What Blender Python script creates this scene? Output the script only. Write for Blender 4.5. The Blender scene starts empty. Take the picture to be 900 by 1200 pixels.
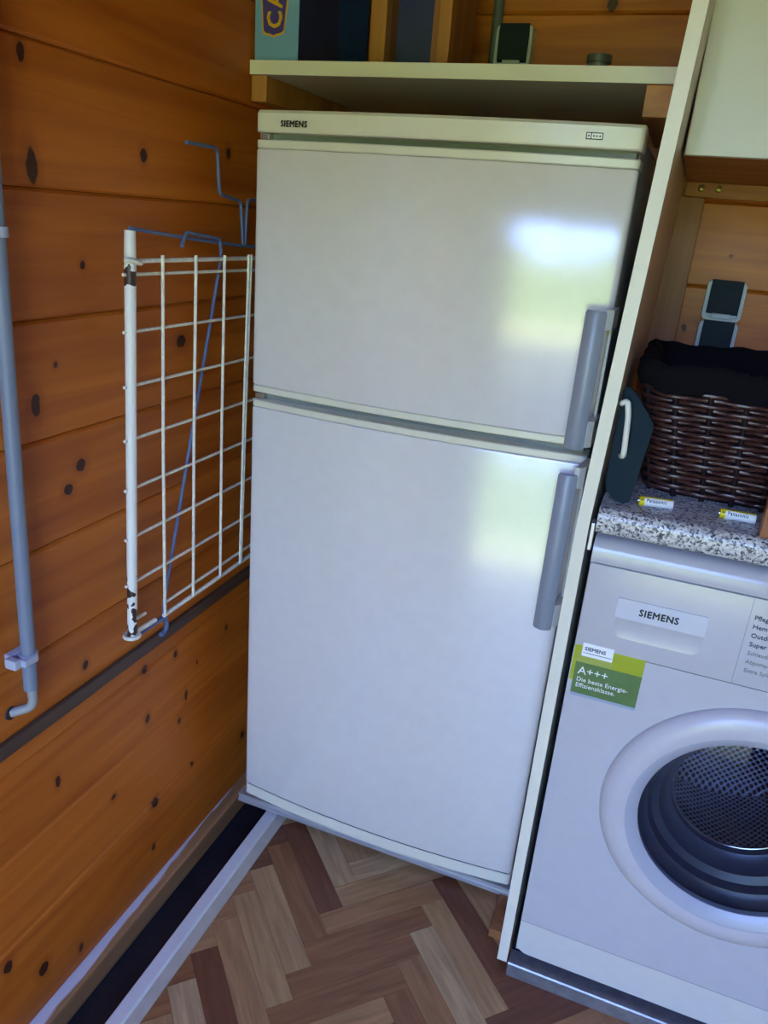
import bpy, bmesh, math, random
from mathutils import Vector, Matrix
random.seed(7)
PI = math.pi
scene = bpy.context.scene
col = scene.collection

# ---------------------------------------------------------------- camera
cam_d = bpy.data.cameras.new('camera')
cam = bpy.data.objects.new('camera', cam_d); col.objects.link(cam)
cam.location = (0.7889, -1.3582, 1.2865)
cam.rotation_euler = (1.2035, -0.079, 0.369)
cam_d.sensor_fit = 'HORIZONTAL'; cam_d.sensor_width = 36.0
cam_d.lens = 36.0 * 895.4427 / 900.0
cam_d.clip_start = 0.02
scene.camera = cam

# ---------------------------------------------------------------- world, sun, exposure
world = bpy.data.worlds.new('sky'); scene.world = world; world.use_nodes = True
wn = world.node_tree.nodes; wl = world.node_tree.links; wn.clear()
sky = wn.new('ShaderNodeTexSky'); sky.sky_type = 'NISHITA'; sky.sun_disc = False
sky.sun_elevation = math.radians(48); sky.sun_rotation = math.radians(20)
sky.air_density = 1.0; sky.dust_density = 0.6; sky.ozone_density = 4.0
bg = wn.new('ShaderNodeBackground'); bg.inputs['Strength'].default_value = 1.75
wo = wn.new('ShaderNodeOutputWorld')
tint = wn.new('ShaderNodeMix'); tint.data_type = 'RGBA'; tint.blend_type = 'MULTIPLY'; tint.inputs[0].default_value = 1.0
tint.inputs[7].default_value = (0.89, 0.84, 1.18, 1)          # the camera's cool white balance outdoors
wl.new(sky.outputs[0], tint.inputs[6]); wl.new(tint.outputs[2], bg.inputs[0]); wl.new(bg.outputs[0], wo.inputs[0])

sun_d = bpy.data.lights.new('sun', 'SUN'); sun_d.energy = 6.6; sun_d.angle = 0.02
sun_d.color = (1.0, 0.93, 0.74)
sun = bpy.data.objects.new('sun', sun_d); col.objects.link(sun)
sun.rotation_euler = (math.radians(-42), math.radians(12), 0)     # from over the shed's back roof onto the garden

port_d = bpy.data.lights.new('doorway_portal', 'AREA'); port_d.shape = 'RECTANGLE'
DX0, DX1, DZ1, YF = 0.36, 1.26, 1.88, -2.30      # doorway behind the camera
port_d.size = DX1 - DX0; port_d.size_y = DZ1; port_d.cycles.is_portal = True
port = bpy.data.objects.new('doorway_portal', port_d); col.objects.link(port)
port.location = ((DX0 + DX1) / 2, YF - 0.02, DZ1 / 2); port.rotation_euler = (PI / 2, 0, 0)

vs = scene.view_settings
vs.view_transform = 'Standard'; vs.look = 'None'; vs.gamma = 1.0; vs.use_curve_mapping = False
vs.exposure = 1.8

# ---------------------------------------------------------------- materials
def srgb(r, g, b):
    f = lambda c: (c / 255 / 12.92) if c / 255 <= 0.04045 else ((c / 255 + 0.055) / 1.055) ** 2.4
    return (f(r), f(g), f(b), 1.0)

def new_mat(name):
    m = bpy.data.materials.new(name); m.use_nodes = True
    nt = m.node_tree; b = nt.nodes['Principled BSDF']
    return m, nt, b

def plain(name, c, rough=0.5, metal=0.0, noise=0.0, nscale=40.0, bump=0.0, bscale=200.0, coat=0.0):
    m, nt, b = new_mat(name)
    b.inputs['Roughness'].default_value = rough; b.inputs['Metallic'].default_value = metal
    b.inputs['Coat Weight'].default_value = coat; b.inputs['Coat Roughness'].default_value = 0.08
    N = nt.nodes; L = nt.links
    tc = N.new('ShaderNodeTexCoord')
    nz = N.new('ShaderNodeTexNoise'); nz.inputs['Scale'].default_value = nscale; nz.inputs['Detail'].default_value = 4
    L.new(tc.outputs['Object'], nz.inputs['Vector'])
    rp = N.new('ShaderNodeValToRGB')
    k = max(noise, 0.02)
    rp.color_ramp.elements[0].position = 0.3; rp.color_ramp.elements[1].position = 0.7
    rp.color_ramp.elements[0].color = (c[0] * (1 - k), c[1] * (1 - k), c[2] * (1 - k), 1)
    rp.color_ramp.elements[1].color = (min(1, c[0] * (1 + k)), min(1, c[1] * (1 + k)), min(1, c[2] * (1 + k)), 1)
    L.new(nz.outputs['Fac'], rp.inputs[0]); L.new(rp.outputs[0], b.inputs['Base Color'])
    if bump > 0:
        n2 = N.new('ShaderNodeTexNoise'); n2.inputs['Scale'].default_value = bscale; n2.inputs['Detail'].default_value = 3
        L.new(tc.outputs['Object'], n2.inputs['Vector'])
        bp = N.new('ShaderNodeBump'); bp.inputs['Strength'].default_value = bump; bp.inputs['Distance'].default_value = 0.002
        L.new(n2.outputs['Fac'], bp.inputs['Height']); L.new(bp.outputs[0], b.inputs['Normal'])
    return m

def mathn(nt, op, a, b=None, clamp=False):
    n = nt.nodes.new('ShaderNodeMath'); n.operation = op; n.use_clamp = clamp
    for i, v in enumerate((a, b)):
        if v is None: continue
        if isinstance(v, (int, float)): n.inputs[i].default_value = v
        else: nt.links.new(v, n.inputs[i])
    return n.outputs[0]

def mixc(nt, fac, a, b):
    n = nt.nodes.new('ShaderNodeMix'); n.data_type = 'RGBA'
    if isinstance(fac, (int, float)): n.inputs[0].default_value = fac
    else: nt.links.new(fac, n.inputs[0])
    for i, v in ((6, a), (7, b)):
        if isinstance(v, tuple): n.inputs[i].default_value = v
        else: nt.links.new(v, n.inputs[i])
    return n.outputs[2]

def wood(name, light, dark, axis='Y', knots=(), rough=0.42, grain=1.0, tint=True, paint=None, knotc=srgb(66, 32, 16)):
    """lacquered softwood; grain runs along axis in world space, knots at given (u, z, ru, rz) places"""
    m, nt, b = new_mat(name); N = nt.nodes; L = nt.links
    geo = N.new('ShaderNodeNewGeometry'); oi = N.new('ShaderNodeObjectInfo')
    off = N.new('ShaderNodeVectorMath'); off.operation = 'SCALE'
    off.inputs[0].default_value = (13.1, 7.7, 5.3); L.new(oi.outputs['Random'], off.inputs['Scale'])
    add = N.new('ShaderNodeVectorMath'); add.operation = 'ADD'
    L.new(geo.outputs['Position'], add.inputs[0]); L.new(off.outputs[0], add.inputs[1])
    mp = N.new('ShaderNodeMapping')
    s = {'X': (1.6, 26, 26), 'Y': (26, 1.6, 26), 'Z': (26, 26, 1.6)}[axis]
    mp.inputs['Scale'].default_value = s
    L.new(add.outputs[0], mp.inputs['Vector'])
    nz = N.new('ShaderNodeTexNoise'); nz.inputs['Scale'].default_value = 1.0 * grain; nz.inputs['Detail'].default_value = 6
    nz.inputs['Distortion'].default_value = 0.7
    L.new(mp.outputs[0], nz.inputs['Vector'])
    fine = N.new('ShaderNodeTexNoise'); fine.inputs['Scale'].default_value = 6.0 * grain; fine.inputs['Detail'].default_value = 3
    L.new(mp.outputs[0], fine.inputs['Vector'])
    rp = N.new('ShaderNodeValToRGB')
    rp.color_ramp.elements[0].position = 0.32; rp.color_ramp.elements[0].color = dark
    rp.color_ramp.elements[1].position = 0.68; rp.color_ramp.elements[1].color = light
    L.new(nz.outputs['Fac'], rp.inputs[0])
    c = mixc(nt, mathn(nt, 'MULTIPLY', fine.outputs['Fac'], 0.30), rp.outputs[0], dark)
    if knots:
        sep = N.new('ShaderNodeSeparateXYZ')
        wob = N.new('ShaderNodeTexNoise'); wob.inputs['Scale'].default_value = 60
        L.new(geo.outputs['Position'], wob.inputs['Vector'])
        wsc = N.new('ShaderNodeVectorMath'); wsc.operation = 'SCALE'; wsc.inputs['Scale'].default_value = 0.009
        L.new(wob.outputs['Color'], wsc.inputs[0])
        wad = N.new('ShaderNodeVectorMath'); wad.operation = 'ADD'
        L.new(geo.outputs['Position'], wad.inputs[0]); L.new(wsc.outputs[0], wad.inputs[1])
        L.new(wad.outputs[0], sep.inputs[0])
        u = sep.outputs['Y' if axis == 'Y' else 'X']; z = sep.outputs['Z']
        mind = None
        for (ku, kz, ru, rz) in knots:
            du = mathn(nt, 'DIVIDE', mathn(nt, 'SUBTRACT', u, ku + 0.0045), ru)
            dz = mathn(nt, 'DIVIDE', mathn(nt, 'SUBTRACT', z, kz + 0.0045), rz)
            d = mathn(nt, 'SQRT', mathn(nt, 'ADD', mathn(nt, 'MULTIPLY', du, du), mathn(nt, 'MULTIPLY', dz, dz)))
            mind = d if mind is None else mathn(nt, 'MINIMUM', mind, d)
        kr = N.new('ShaderNodeMapRange'); kr.inputs['From Min'].default_value = 0.95; kr.inputs['From Max'].default_value = 0.78
        L.new(mind, kr.inputs['Value'])
        hr = N.new('ShaderNodeMapRange'); hr.inputs['From Min'].default_value = 2.2; hr.inputs['From Max'].default_value = 1.0
        hr.inputs['To Max'].default_value = 0.45
        L.new(mind, hr.inputs['Value'])
        c = mixc(nt, hr.outputs[0], c, (dark[0] * .7, dark[1] * .6, dark[2] * .6, 1))
        c = mixc(nt, kr.outputs[0], c, knotc)
    if tint:
        n = N.new('ShaderNodeMix'); n.data_type = 'RGBA'; n.blend_type = 'MULTIPLY'; n.inputs[0].default_value = 1
        L.new(c, n.inputs[6]); L.new(oi.outputs['Color'], n.inputs[7]); c = n.outputs[2]
    if paint: c = paint(nt, geo, c)
    L.new(c, b.inputs['Base Color'])
    b.inputs['Roughness'].default_value = rough
    bp = N.new('ShaderNodeBump'); bp.inputs['Strength'].default_value = 0.15; bp.inputs['Distance'].default_value = 0.002
    L.new(fine.outputs['Fac'], bp.inputs['Height']); L.new(bp.outputs[0], b.inputs['Normal'])
    return m

LK = [(-0.545, 1.312, .011, .024), (-0.324, 1.345, .008, .011), (-0.09, 1.37, .008, .010), (-0.549, 1.436, .007, .012),
      (-0.466, 1.192, .006, .007), (-0.494, 0.907, .011, .011), (-0.523, 0.877, .010, .010), (-0.53, 1.062, .005, .005),
      (-0.571, 1.013, .009, .018), (-0.514, 0.57, .007, .009), (-0.366, 0.477, .009, .011), (-0.364, 0.368, .008, .011),
      (-0.592, 0.396, .006, .011), (-0.35, 0.157, .011, .013), (-0.574, 0.005, .006, .010), (-0.726, 0.131, .010, .014),
      (-0.467, 0.264, .007, .007), (-0.265, 0.297, .006, .007), (-0.241, 0.345, .005, .014), (-0.013, 0.093, .010, .012),
      (-0.223, 0.158, .006, .006), (-0.089, 0.427, .006, .008), (-0.273, 0.46, .007, .009), (-0.238, 1.062, .014, .012),
      (-0.287, 1.00, .006, .006), (-0.36, 0.05, .006, .010), (-0.20, 0.40, .004, .005), (-0.66, 0.05, .012, .014),
      (-0.9, 1.36, .012, .014), (-0.85, .9, .012, .014), (-1.1, .6, .012, .014), (-1.0, .3, .012, .014), (-1.3, 1.1, .012, .014)]
BK = [(0.545, 1.71, .012, .014), (0.545, 1.60, .006, .006), (0.846, 1.13, .020, .012), (1.0, 1.30, .010, .010),
      (0.86, 1.27, .004, .004), (0.80, 1.12, .006, .008), (1.3, 1.7, .012, .012), (1.7, 1.3, .012, .012)]
M = {}
M['pine'] = wood('lacquered_pine', srgb(206, 116, 34), srgb(166, 84, 17), 'Y', LK, rough=0.5)
M['pine'].node_tree.nodes['Principled BSDF'].inputs['Specular IOR Level'].default_value = 0.35
M['pine_back'] = wood('lacquered_pine_back', srgb(214, 126, 34), srgb(170, 88, 18), 'X', BK, rough=0.45)
M['pine_y'] = wood('pine_batten_lengthwise', srgb(214, 150, 80), srgb(178, 112, 50), 'Y', rough=0.5)
M['pine_z'] = wood('pine_upright', srgb(196, 138, 68), srgb(158, 100, 40), 'Z', rough=0.5)
M['pine_x'] = wood('pine_rail', srgb(190, 122, 56), srgb(150, 88, 34), 'X', rough=0.5)
M['ceiling_wood'] = wood('ceiling_wood', srgb(150, 90, 40), srgb(112, 62, 24), 'X', rough=0.6)
M['dark_wood'] = wood('weathered_batten', srgb(96, 74, 58), srgb(66, 48, 36), 'Y', rough=0.6)
M['brown_board'] = wood('brown_board', srgb(170, 112, 66), srgb(132, 80, 44), 'Z', rough=0.5)

def sill_paint(nt, geo, c):
    N = nt.nodes; L = nt.links
    sep = N.new('ShaderNodeSeparateXYZ'); L.new(geo.outputs['Position'], sep.inputs[0])
    mp = N.new('ShaderNodeMapping'); mp.inputs['Scale'].default_value = (60, 9, 60); L.new(geo.outputs['Position'], mp.inputs[0])
    nz = N.new('ShaderNodeTexNoise'); nz.inputs['Scale'].default_value = 1.0; L.new(mp.outputs[0], nz.inputs['Vector'])
    # smear of white paint on the inner half of the sill, thinning out towards the refrigerator
    wid = mathn(nt, 'ADD', mathn(nt, 'MULTIPLY', sep.outputs['Y'], -0.036), -0.004)
    wid = mathn(nt, 'ADD', wid, mathn(nt, 'MULTIPLY', mathn(nt, 'SUBTRACT', nz.outputs['Fac'], 0.5), 0.02))
    f = N.new('ShaderNodeMapRange'); f.inputs['From Min'].default_value = -0.002; f.inputs['From Max'].default_value = 0.002
    L.new(mathn(nt, 'SUBTRACT', wid, sep.outputs['X']), f.inputs['Value'])
    return mixc(nt, f.outputs[0], c, srgb(214, 208, 206))
M['sill'] = wood('sill_with_paint_smear', srgb(188, 142, 92), srgb(146, 100, 56), 'Y', rough=0.6, paint=sill_paint)

M['plank'] = None
def plank_mat(name, axis):
    m, nt, b = new_mat(name); N = nt.nodes; L = nt.links
    tc = N.new('ShaderNodeTexCoord'); oi = N.new('ShaderNodeObjectInfo')
    mp = N.new('ShaderNodeMapping'); mp.inputs['Scale'].default_value = (8, 90, 90)
    add = N.new('ShaderNodeVectorMath'); add.operation = 'ADD'
    sc = N.new('ShaderNodeVectorMath'); sc.operation = 'SCALE'; sc.inputs[0].default_value = (3.1, 1.7, 0.0)
    L.new(oi.outputs['Random'], sc.inputs['Scale']); L.new(tc.outputs['Object'], add.inputs[0]); L.new(sc.outputs[0], add.inputs[1])
    L.new(add.outputs[0], mp.inputs[0])
    nz = N.new('ShaderNodeTexNoise'); nz.inputs['Scale'].default_value = 1.0; nz.inputs['Detail'].default_value = 5; nz.inputs['Distortion'].default_value = 0.6
    L.new(mp.outputs[0], nz.inputs['Vector'])
    rp = N.new('ShaderNodeValToRGB'); rp.color_ramp.elements[0].position = 0.3; rp.color_ramp.elements[1].position = 0.72
    rp.color_ramp.elements[0].color = (0.62, 0.60, 0.58, 1); rp.color_ramp.elements[1].color = (1.05, 1.05, 1.05, 1)
    L.new(nz.outputs['Fac'], rp.inputs[0])
    n = N.new('ShaderNodeMix'); n.data_type = 'RGBA'; n.blend_type = 'MULTIPLY'; n.inputs[0].default_value = 1
    L.new(rp.outputs[0], n.inputs[6]); L.new(oi.outputs['Color'], n.inputs[7])
    L.new(n.outputs[2], b.inputs['Base Color']); b.inputs['Roughness'].default_value = 0.5
    return m
M['plank'] = plank_mat('parquet_plank', 'X')

M['fridge'] = plain('white_enamel', srgb(220, 215, 212), 0.15, noise=0.01, bump=0.03, bscale=420)
M['fridge'].node_tree.nodes['Principled BSDF'].inputs['Specular IOR Level'].default_value = 0.9
M['fridge_trim'] = plain('cream_plastic_trim', srgb(220, 216, 198), 0.3)
M['seal'] = plain('grey_seal', srgb(128, 132, 128), 0.6)
M['handle'] = plain('silver_grey_plastic', srgb(140, 146, 158), 0.42, metal=0.1)
M['handle_end'] = plain('grey_bracket_plastic', srgb(190, 190, 184), 0.4)
M['black'] = plain('black_print', srgb(22, 22, 26), 0.5)
M['darkprint'] = plain('dark_blue_print', srgb(36, 42, 66), 0.5)
M['melamine'] = plain('white_melamine', srgb(206, 203, 190), 0.4, noise=0.02, nscale=6)
M['edge'] = plain('cream_edge_band', srgb(226, 221, 200), 0.4, noise=0.03, nscale=12)
M['shelf_under'] = plain('raw_chipboard', srgb(120, 120, 104), 0.8, noise=0.1, nscale=150)
M['alu'] = plain('brushed_aluminium', srgb(204, 204, 206), 0.35, metal=0.65)
M['alu_worn'] = plain('worn_steel', srgb(150, 150, 154), 0.45, metal=0.7, noise=0.15, nscale=60)
M['black_rubber'] = plain('black_floor_rubber', srgb(30, 30, 36), 0.55, noise=0.35, nscale=14)
M['dark'] = plain('dark_board', srgb(44, 42, 42), 0.7)
M['white_sill'] = plain('white_floor_profile', srgb(212, 212, 206), 0.4, noise=0.04, nscale=20)
M['cream_sill'] = plain('cream_floor_profile', srgb(186, 178, 160), 0.5, noise=0.08, nscale=30)
M['subfloor'] = plain('subfloor', srgb(86, 60, 44), 0.8, noise=0.1)
M['washer'] = plain('washer_white_shaded', srgb(188, 185, 185), 0.22, noise=0.01)  # white darkened evenly, standing in for the shade of a person in front
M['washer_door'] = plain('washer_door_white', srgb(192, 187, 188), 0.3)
M['washer_ring'] = plain('washer_door_inner_grey', srgb(168, 170, 180), 0.35)
M['washer_kick'] = plain('washer_kick_white', srgb(206, 203, 194), 0.35)
M['drawer'] = plain('drawer_plate_grey_white', srgb(198, 199, 203), 0.35)
M['gasket'] = plain('gasket_rubber', srgb(48, 52, 66), 0.4)
M['chrome'] = plain('drum_steel', srgb(205, 208, 214), 0.16, metal=1.0)
M['stk_lime'] = plain('sticker_lime', srgb(160, 170, 28), 0.4)
M['stk_pale'] = plain('sticker_pale_lime', srgb(160, 168, 74), 0.4)
M['stk_green'] = plain('sticker_green', srgb(88, 118, 62), 0.4, noise=0.12, nscale=25)
M['stk_grey'] = plain('sticker_grey', srgb(150, 162, 176), 0.4)
M['stk_white'] = plain('sticker_white', srgb(238, 238, 238), 0.4)
M['rack_wire'] = plain('white_coated_wire', srgb(232, 228, 210), 0.4, noise=0.12, nscale=120)
M['blue_wire'] = plain('blue_coated_wire', srgb(88, 108, 148), 0.4, noise=0.08, nscale=80)
M['conduit'] = plain('grey_blue_conduit', srgb(120, 130, 146), 0.45)
M['conduit_thin'] = plain('grey_hose', srgb(150, 152, 148), 0.5)
M['conduit_dark'] = plain('dark_grey_conduit', srgb(92, 98, 96), 0.5)
M['clip'] = plain('light_grey_clip', srgb(176, 182, 196), 0.4)
M['socket_frame'] = plain('socket_light_grey', srgb(184, 194, 196), 0.4)
M['socket_lid'] = plain('socket_dark_grey', srgb(40, 50, 56), 0.65)
M['socket_lid'].node_tree.nodes['Principled BSDF'].inputs['Specular IOR Level'].default_value = 0.15
M['brass'] = plain('brass_screw', srgb(206, 186, 92), 0.3, metal=0.8)
M['teal'] = plain('dark_teal_plastic', srgb(5, 32, 42), 0.7)
M['teal'].node_tree.nodes['Principled BSDF'].inputs['Specular IOR Level'].default_value = 0.25
M['ivory'] = plain('ivory_plastic', srgb(222, 222, 208), 0.4)
M['wicker'] = plain('dark_brown_wicker', srgb(68, 40, 34), 0.30, noise=0.35, nscale=60)
M['wicker_dark'] = plain('black_brown_wicker', srgb(34, 26, 28), 0.5, noise=0.25, nscale=60)
M['wicker_dark'].node_tree.nodes['Principled BSDF'].inputs['Specular IOR Level'].default_value = 0.15
M['cloth'] = plain('dark_cloth', srgb(15, 13, 18), 0.95, bump=0.4, bscale=300)
M['cloth'].node_tree.nodes['Principled BSDF'].inputs['Specular IOR Level'].default_value = 0.15
M['yellow'] = plain('battery_yellow', srgb(226, 206, 24), 0.35)
M['bat_white'] = plain('battery_white', srgb(232, 234, 238), 0.3)
M['steel'] = plain('steel', srgb(190, 190, 190), 0.3, metal=1.0)
M['box_blue'] = plain('light_blue_card', srgb(118, 166, 206), 0.35, noise=0.1, nscale=8)
M['box_navy'] = plain('navy_card', srgb(50, 62, 108), 0.35, noise=0.2, nscale=10)
M['box_midblue'] = plain('mid_blue_card', srgb(32, 86, 156), 0.35, noise=0.2, nscale=12)
M['purple'] = plain('purple_print', srgb(72, 62, 136), 0.4)
M['gold'] = plain('yellow_print', srgb(216, 170, 40), 0.4)
M['can'] = plain('grey_tin', srgb(110, 116, 112), 0.4, metal=0.3)
M['bounce_paving'] = plain('tan_bounce_paving', srgb(150, 132, 84), 0.9, noise=0.15, nscale=5)
M['grass'] = plain('grass', srgb(186, 182, 96), 0.9, noise=0.3, nscale=30)
M['leaf'] = plain('hedge_leaf', srgb(136, 156, 72), 0.8, noise=0.4, nscale=9)
M['bark'] = plain('bark', srgb(84, 70, 56), 0.9, noise=0.3, nscale=20)

# worn coating on the rack's pole: white with bare dark patches of their own shape
def worn_pole():
    m, nt, b = new_mat('worn_white_pole'); N = nt.nodes; L = nt.links
    geo = N.new('ShaderNodeNewGeometry'); sep = N.new('ShaderNodeSeparateXYZ'); L.new(geo.outputs['Position'], sep.inputs[0])
    nz = N.new('ShaderNodeTexNoise'); nz.inputs['Scale'].default_value = 42; nz.inputs['Detail'].default_value = 2
    L.new(geo.outputs['Position'], nz.inputs['Vector'])
    lo = N.new('ShaderNodeMapRange'); lo.inputs['From Min'].default_value = 0.74; lo.inputs['From Max'].default_value = 0.68
    L.new(sep.outputs['Z'], lo.inputs['Value'])
    hi = N.new('ShaderNodeMapRange'); hi.inputs['From Min'].default_value = 0.034; hi.inputs['From Max'].default_value = 0.026
    L.new(mathn(nt, 'ABSOLUTE', mathn(nt, 'SUBTRACT', sep.outputs['Z'], 1.178)), hi.inputs['Value'])
    k = mathn(nt, 'MAXIMUM', lo.outputs[0], hi.outputs[0])
    thr = mathn(nt, 'SUBTRACT', mathn(nt, 'SUBTRACT', 0.76, mathn(nt, 'MULTIPLY', k, 0.235)), mathn(nt, 'MULTIPLY', hi.outputs[0], 0.06))
    f = mathn(nt, 'GREATER_THAN', nz.outputs['Fac'], thr)
    L.new(mixc(nt, f, srgb(236, 234, 224), srgb(62, 44, 38)), b.inputs['Base Color'])
    b.inputs['Roughness'].default_value = 0.45
    return m
M['pole'] = worn_pole()

def granite():
    m, nt, b = new_mat('speckled_laminate'); N = nt.nodes; L = nt.links
    tc = N.new('ShaderNodeTexCoord')
    vo = N.new('ShaderNodeTexVoronoi'); vo.inputs['Scale'].default_value = 330; L.new(tc.outputs['Object'], vo.inputs['Vector'])
    nz = N.new('ShaderNodeTexNoise'); nz.inputs['Scale'].default_value = 240; nz.inputs['Detail'].default_value = 3
    L.new(tc.outputs['Object'], nz.inputs['Vector'])
    sep = N.new('ShaderNodeSeparateColor'); L.new(vo.outputs['Color'], sep.inputs[0])
    f = mathn(nt, 'ADD', mathn(nt, 'MULTIPLY', sep.outputs[0], 0.55), mathn(nt, 'MULTIPLY', nz.outputs['Fac'], 0.55))
    rp = N.new('ShaderNodeValToRGB'); e = rp.color_ramp.elements
    e[0].position = 0.30; e[0].color = srgb(60, 62, 68); e[1].position = 0.74; e[1].color = srgb(214, 212, 206)
    x = e.new(0.40); x.color = srgb(118, 116, 116); x = e.new(0.52); x.color = srgb(182, 180, 176)
    L.new(f, rp.inputs[0]); L.new(rp.outputs[0], b.inputs['Base Color']); b.inputs['Roughness'].default_value = 0.35
    return m
M['granite'] = granite()

def door_glass():
    m, nt, b = new_mat('porthole_glass'); N = nt.nodes; L = nt.links
    N.remove(b); out = N['Material Output']
    tr = N.new('ShaderNodeBsdfTransparent'); tr.inputs[0].default_value = (0.78, 0.82, 0.88, 1)
    gl = N.new('ShaderNodeBsdfGlossy'); gl.inputs['Roughness'].default_value = 0.03
    fr = N.new('ShaderNodeFresnel'); fr.inputs['IOR'].default_value = 1.5
    mx = N.new('ShaderNodeMixShader')
    L.new(fr.outputs[0], mx.inputs[0]); L.new(tr.outputs[0], mx.inputs[1]); L.new(gl.outputs[0], mx.inputs[2])
    L.new(mx.outputs[0], out.inputs[0])
    return m
M['glass'] = door_glass()

def drum_mat(name, wall):
    m, nt, b = new_mat(name); N = nt.nodes; L = nt.links
    tc = N.new('ShaderNodeTexCoord'); sep = N.new('ShaderNodeSeparateXYZ'); L.new(tc.outputs['Object'], sep.inputs[0])
    x, y, z = sep.outputs
    z = mathn(nt, 'SUBTRACT', z, 0.455 - 0.0305)
    if wall: p, q = mathn(nt, 'MULTIPLY', mathn(nt, 'ARCTAN2', z, x), 0.205), y
    else: p, q = x, z
    k = PI / 0.0135
    u = mathn(nt, 'SINE', mathn(nt, 'MULTIPLY', mathn(nt, 'ADD', p, q), k)); v = mathn(nt, 'SINE', mathn(nt, 'MULTIPLY', mathn(nt, 'SUBTRACT', p, q), k))
    h = mathn(nt, 'MULTIPLY', mathn(nt, 'ABSOLUTE', u), mathn(nt, 'ABSOLUTE', v))
    bp = N.new('ShaderNodeBump'); bp.inputs['Strength'].default_value = 0.8; bp.inputs['Distance'].default_value = 0.004
    L.new(h, bp.inputs['Height']); L.new(bp.outputs[0], b.inputs['Normal'])
    hole = mathn(nt, 'GREATER_THAN', h, 0.48)
    L.new(mixc(nt, hole, srgb(214, 217, 224), srgb(20, 20, 24)), b.inputs['Base Color'])
    b.inputs['Metallic'].default_value = 1.0; b.inputs['Roughness'].default_value = 0.28
    return m
M['drum'] = drum_mat('perforated_drum_wall', True); M['drum_back'] = drum_mat('perforated_drum_back', False)

# ---------------------------------------------------------------- builders
def mesh_obj(name, bm, mat, parent=None, smooth=None, local=False, color=None):
    """link bm (world coordinates, or local to the parent) as ONE mesh object"""
    if parent is not None and not local:
        o3 = parent.get('_o'); bmesh.ops.translate(bm, verts=bm.verts, vec=-Vector(o3))
    bmesh.ops.recalc_face_normals(bm, faces=bm.faces)
    me = bpy.data.meshes.new(name); bm.to_mesh(me); bm.free()
    me.materials.append(M[mat] if isinstance(mat, str) else mat)
    if smooth:
        for p in me.polygons: p.use_smooth = True
        me.set_sharp_from_angle(angle=math.radians(smooth))
    o = bpy.data.objects.new(name, me); col.objects.link(o)
    if parent is not None:
        o.parent = parent; o['_o'] = parent['_o']
    else:
        o['_o'] = (0.0, 0.0, 0.0)
    if color: o.color = color
    return o

def thing(name, label, cat, loc, rotz=0.0, group=None):
    o = bpy.data.objects.new(name, None); col.objects.link(o); o.empty_display_size = 0.05
    o.location = loc; o.rotation_euler = (0, 0, rotz); o['_o'] = tuple(loc)
    o['label'] = label; o['category'] = cat
    if group: o['group'] = group
    return o

def rebase(o, loc):
    """move a top-level mesh's origin to its base"""
    o.data.transform(Matrix.Translation(-Vector(loc))); o.location = loc; o['_o'] = tuple(loc)

def tag(o, label, cat, group=None):
    o['label'] = label; o['category'] = cat
    if group: o['group'] = group
    return o

def struct(o):
    o['kind'] = 'structure'; return o

def box(bm, x0, x1, y0, y1, z0, z1, bev=0.0, seg=2):
    r = bmesh.ops.create_cube(bm, size=1.0)
    vv = r['verts']
    for v in vv:
        v.co = Vector(((x0 + x1) / 2 + v.co.x * (x1 - x0), (y0 + y1) / 2 + v.co.y * (y1 - y0), (z0 + z1) / 2 + v.co.z * (z1 - z0)))
    if bev > 0:
        ed = set(e for v in vv for e in v.link_edges)
        bmesh.ops.bevel(bm, geom=list(ed), offset=bev, segments=seg, affect='EDGES', profile=0.6)
    return bm

def bx(*a, **k):
    return box(bmesh.new(), *a, **k)

def prism(pts, axis, a0, a1, bm=None):
    """extrude a polygon; pts in the two other axes in order (x,y) for Z, (x,z) for Y, (y,z) for X"""
    bm = bm or bmesh.new()
    def mk(p, a):
        return {'Z': (p[0], p[1], a), 'Y': (p[0], a, p[1]), 'X': (a, p[0], p[1])}[axis]
    A = [bm.verts.new(mk(p, a0)) for p in pts]; B = [bm.verts.new(mk(p, a1)) for p in pts]
    n = len(pts)
    bm.faces.new(A); bm.faces.new(B[::-1])
    for i in range(n): bm.faces.new((A[i], A[(i + 1) % n], B[(i + 1) % n], B[i]))
    return bm

def tube(path, r, seg=8, bm=None, closed=False, caps=True):
    bm = bm or bmesh.new()
    P = [Vector(p) for p in path]; n = len(P); rings = []
    R = r if isinstance(r, (list, tuple)) else [r] * n
    up = None
    for i in range(n):
        if closed: t = (P[(i + 1) % n] - P[i - 1])
        else: t = (P[min(i + 1, n - 1)] - P[max(i - 1, 0)])
        t.normalize()
        if up is None:
            up = Vector((0, 0, 1)) if abs(t.z) < 0.9 else Vector((0, 1, 0))
        s = t.cross(up); s.normalize(); up = s.cross(t); up.normalize()
        rings.append([bm.verts.new(P[i] + (s * math.cos(2 * PI * k / seg) + up * math.sin(2 * PI * k / seg)) * R[i]) for k in range(seg)])
    for i in range(n if closed else n - 1):
        a = rings[i]; b = rings[(i + 1) % n]
        for k in range(seg): bm.faces.new((a[k], a[(k + 1) % seg], b[(k + 1) % seg], b[k]))
    if caps and not closed:
        bm.faces.new(rings[0][::-1]); bm.faces.new(rings[-1])
    return bm

def rounded(path, rad, n=4):
    P = [Vector(p) for p in path]; out = [P[0]]
    for i in range(1, len(P) - 1):
        a = (P[i - 1] - P[i]); b = (P[i + 1] - P[i])
        d = min(rad, a.length * .45, b.length * .45); a.normalize(); b.normalize()
        p0 = P[i] + a * d; p1 = P[i] + b * d
        for k in range(n + 1):
            t = k / n; out.append(p0 * (1 - t) ** 2 + P[i] * 2 * t * (1 - t) + p1 * t ** 2)
    out.append(P[-1]); return out

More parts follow.
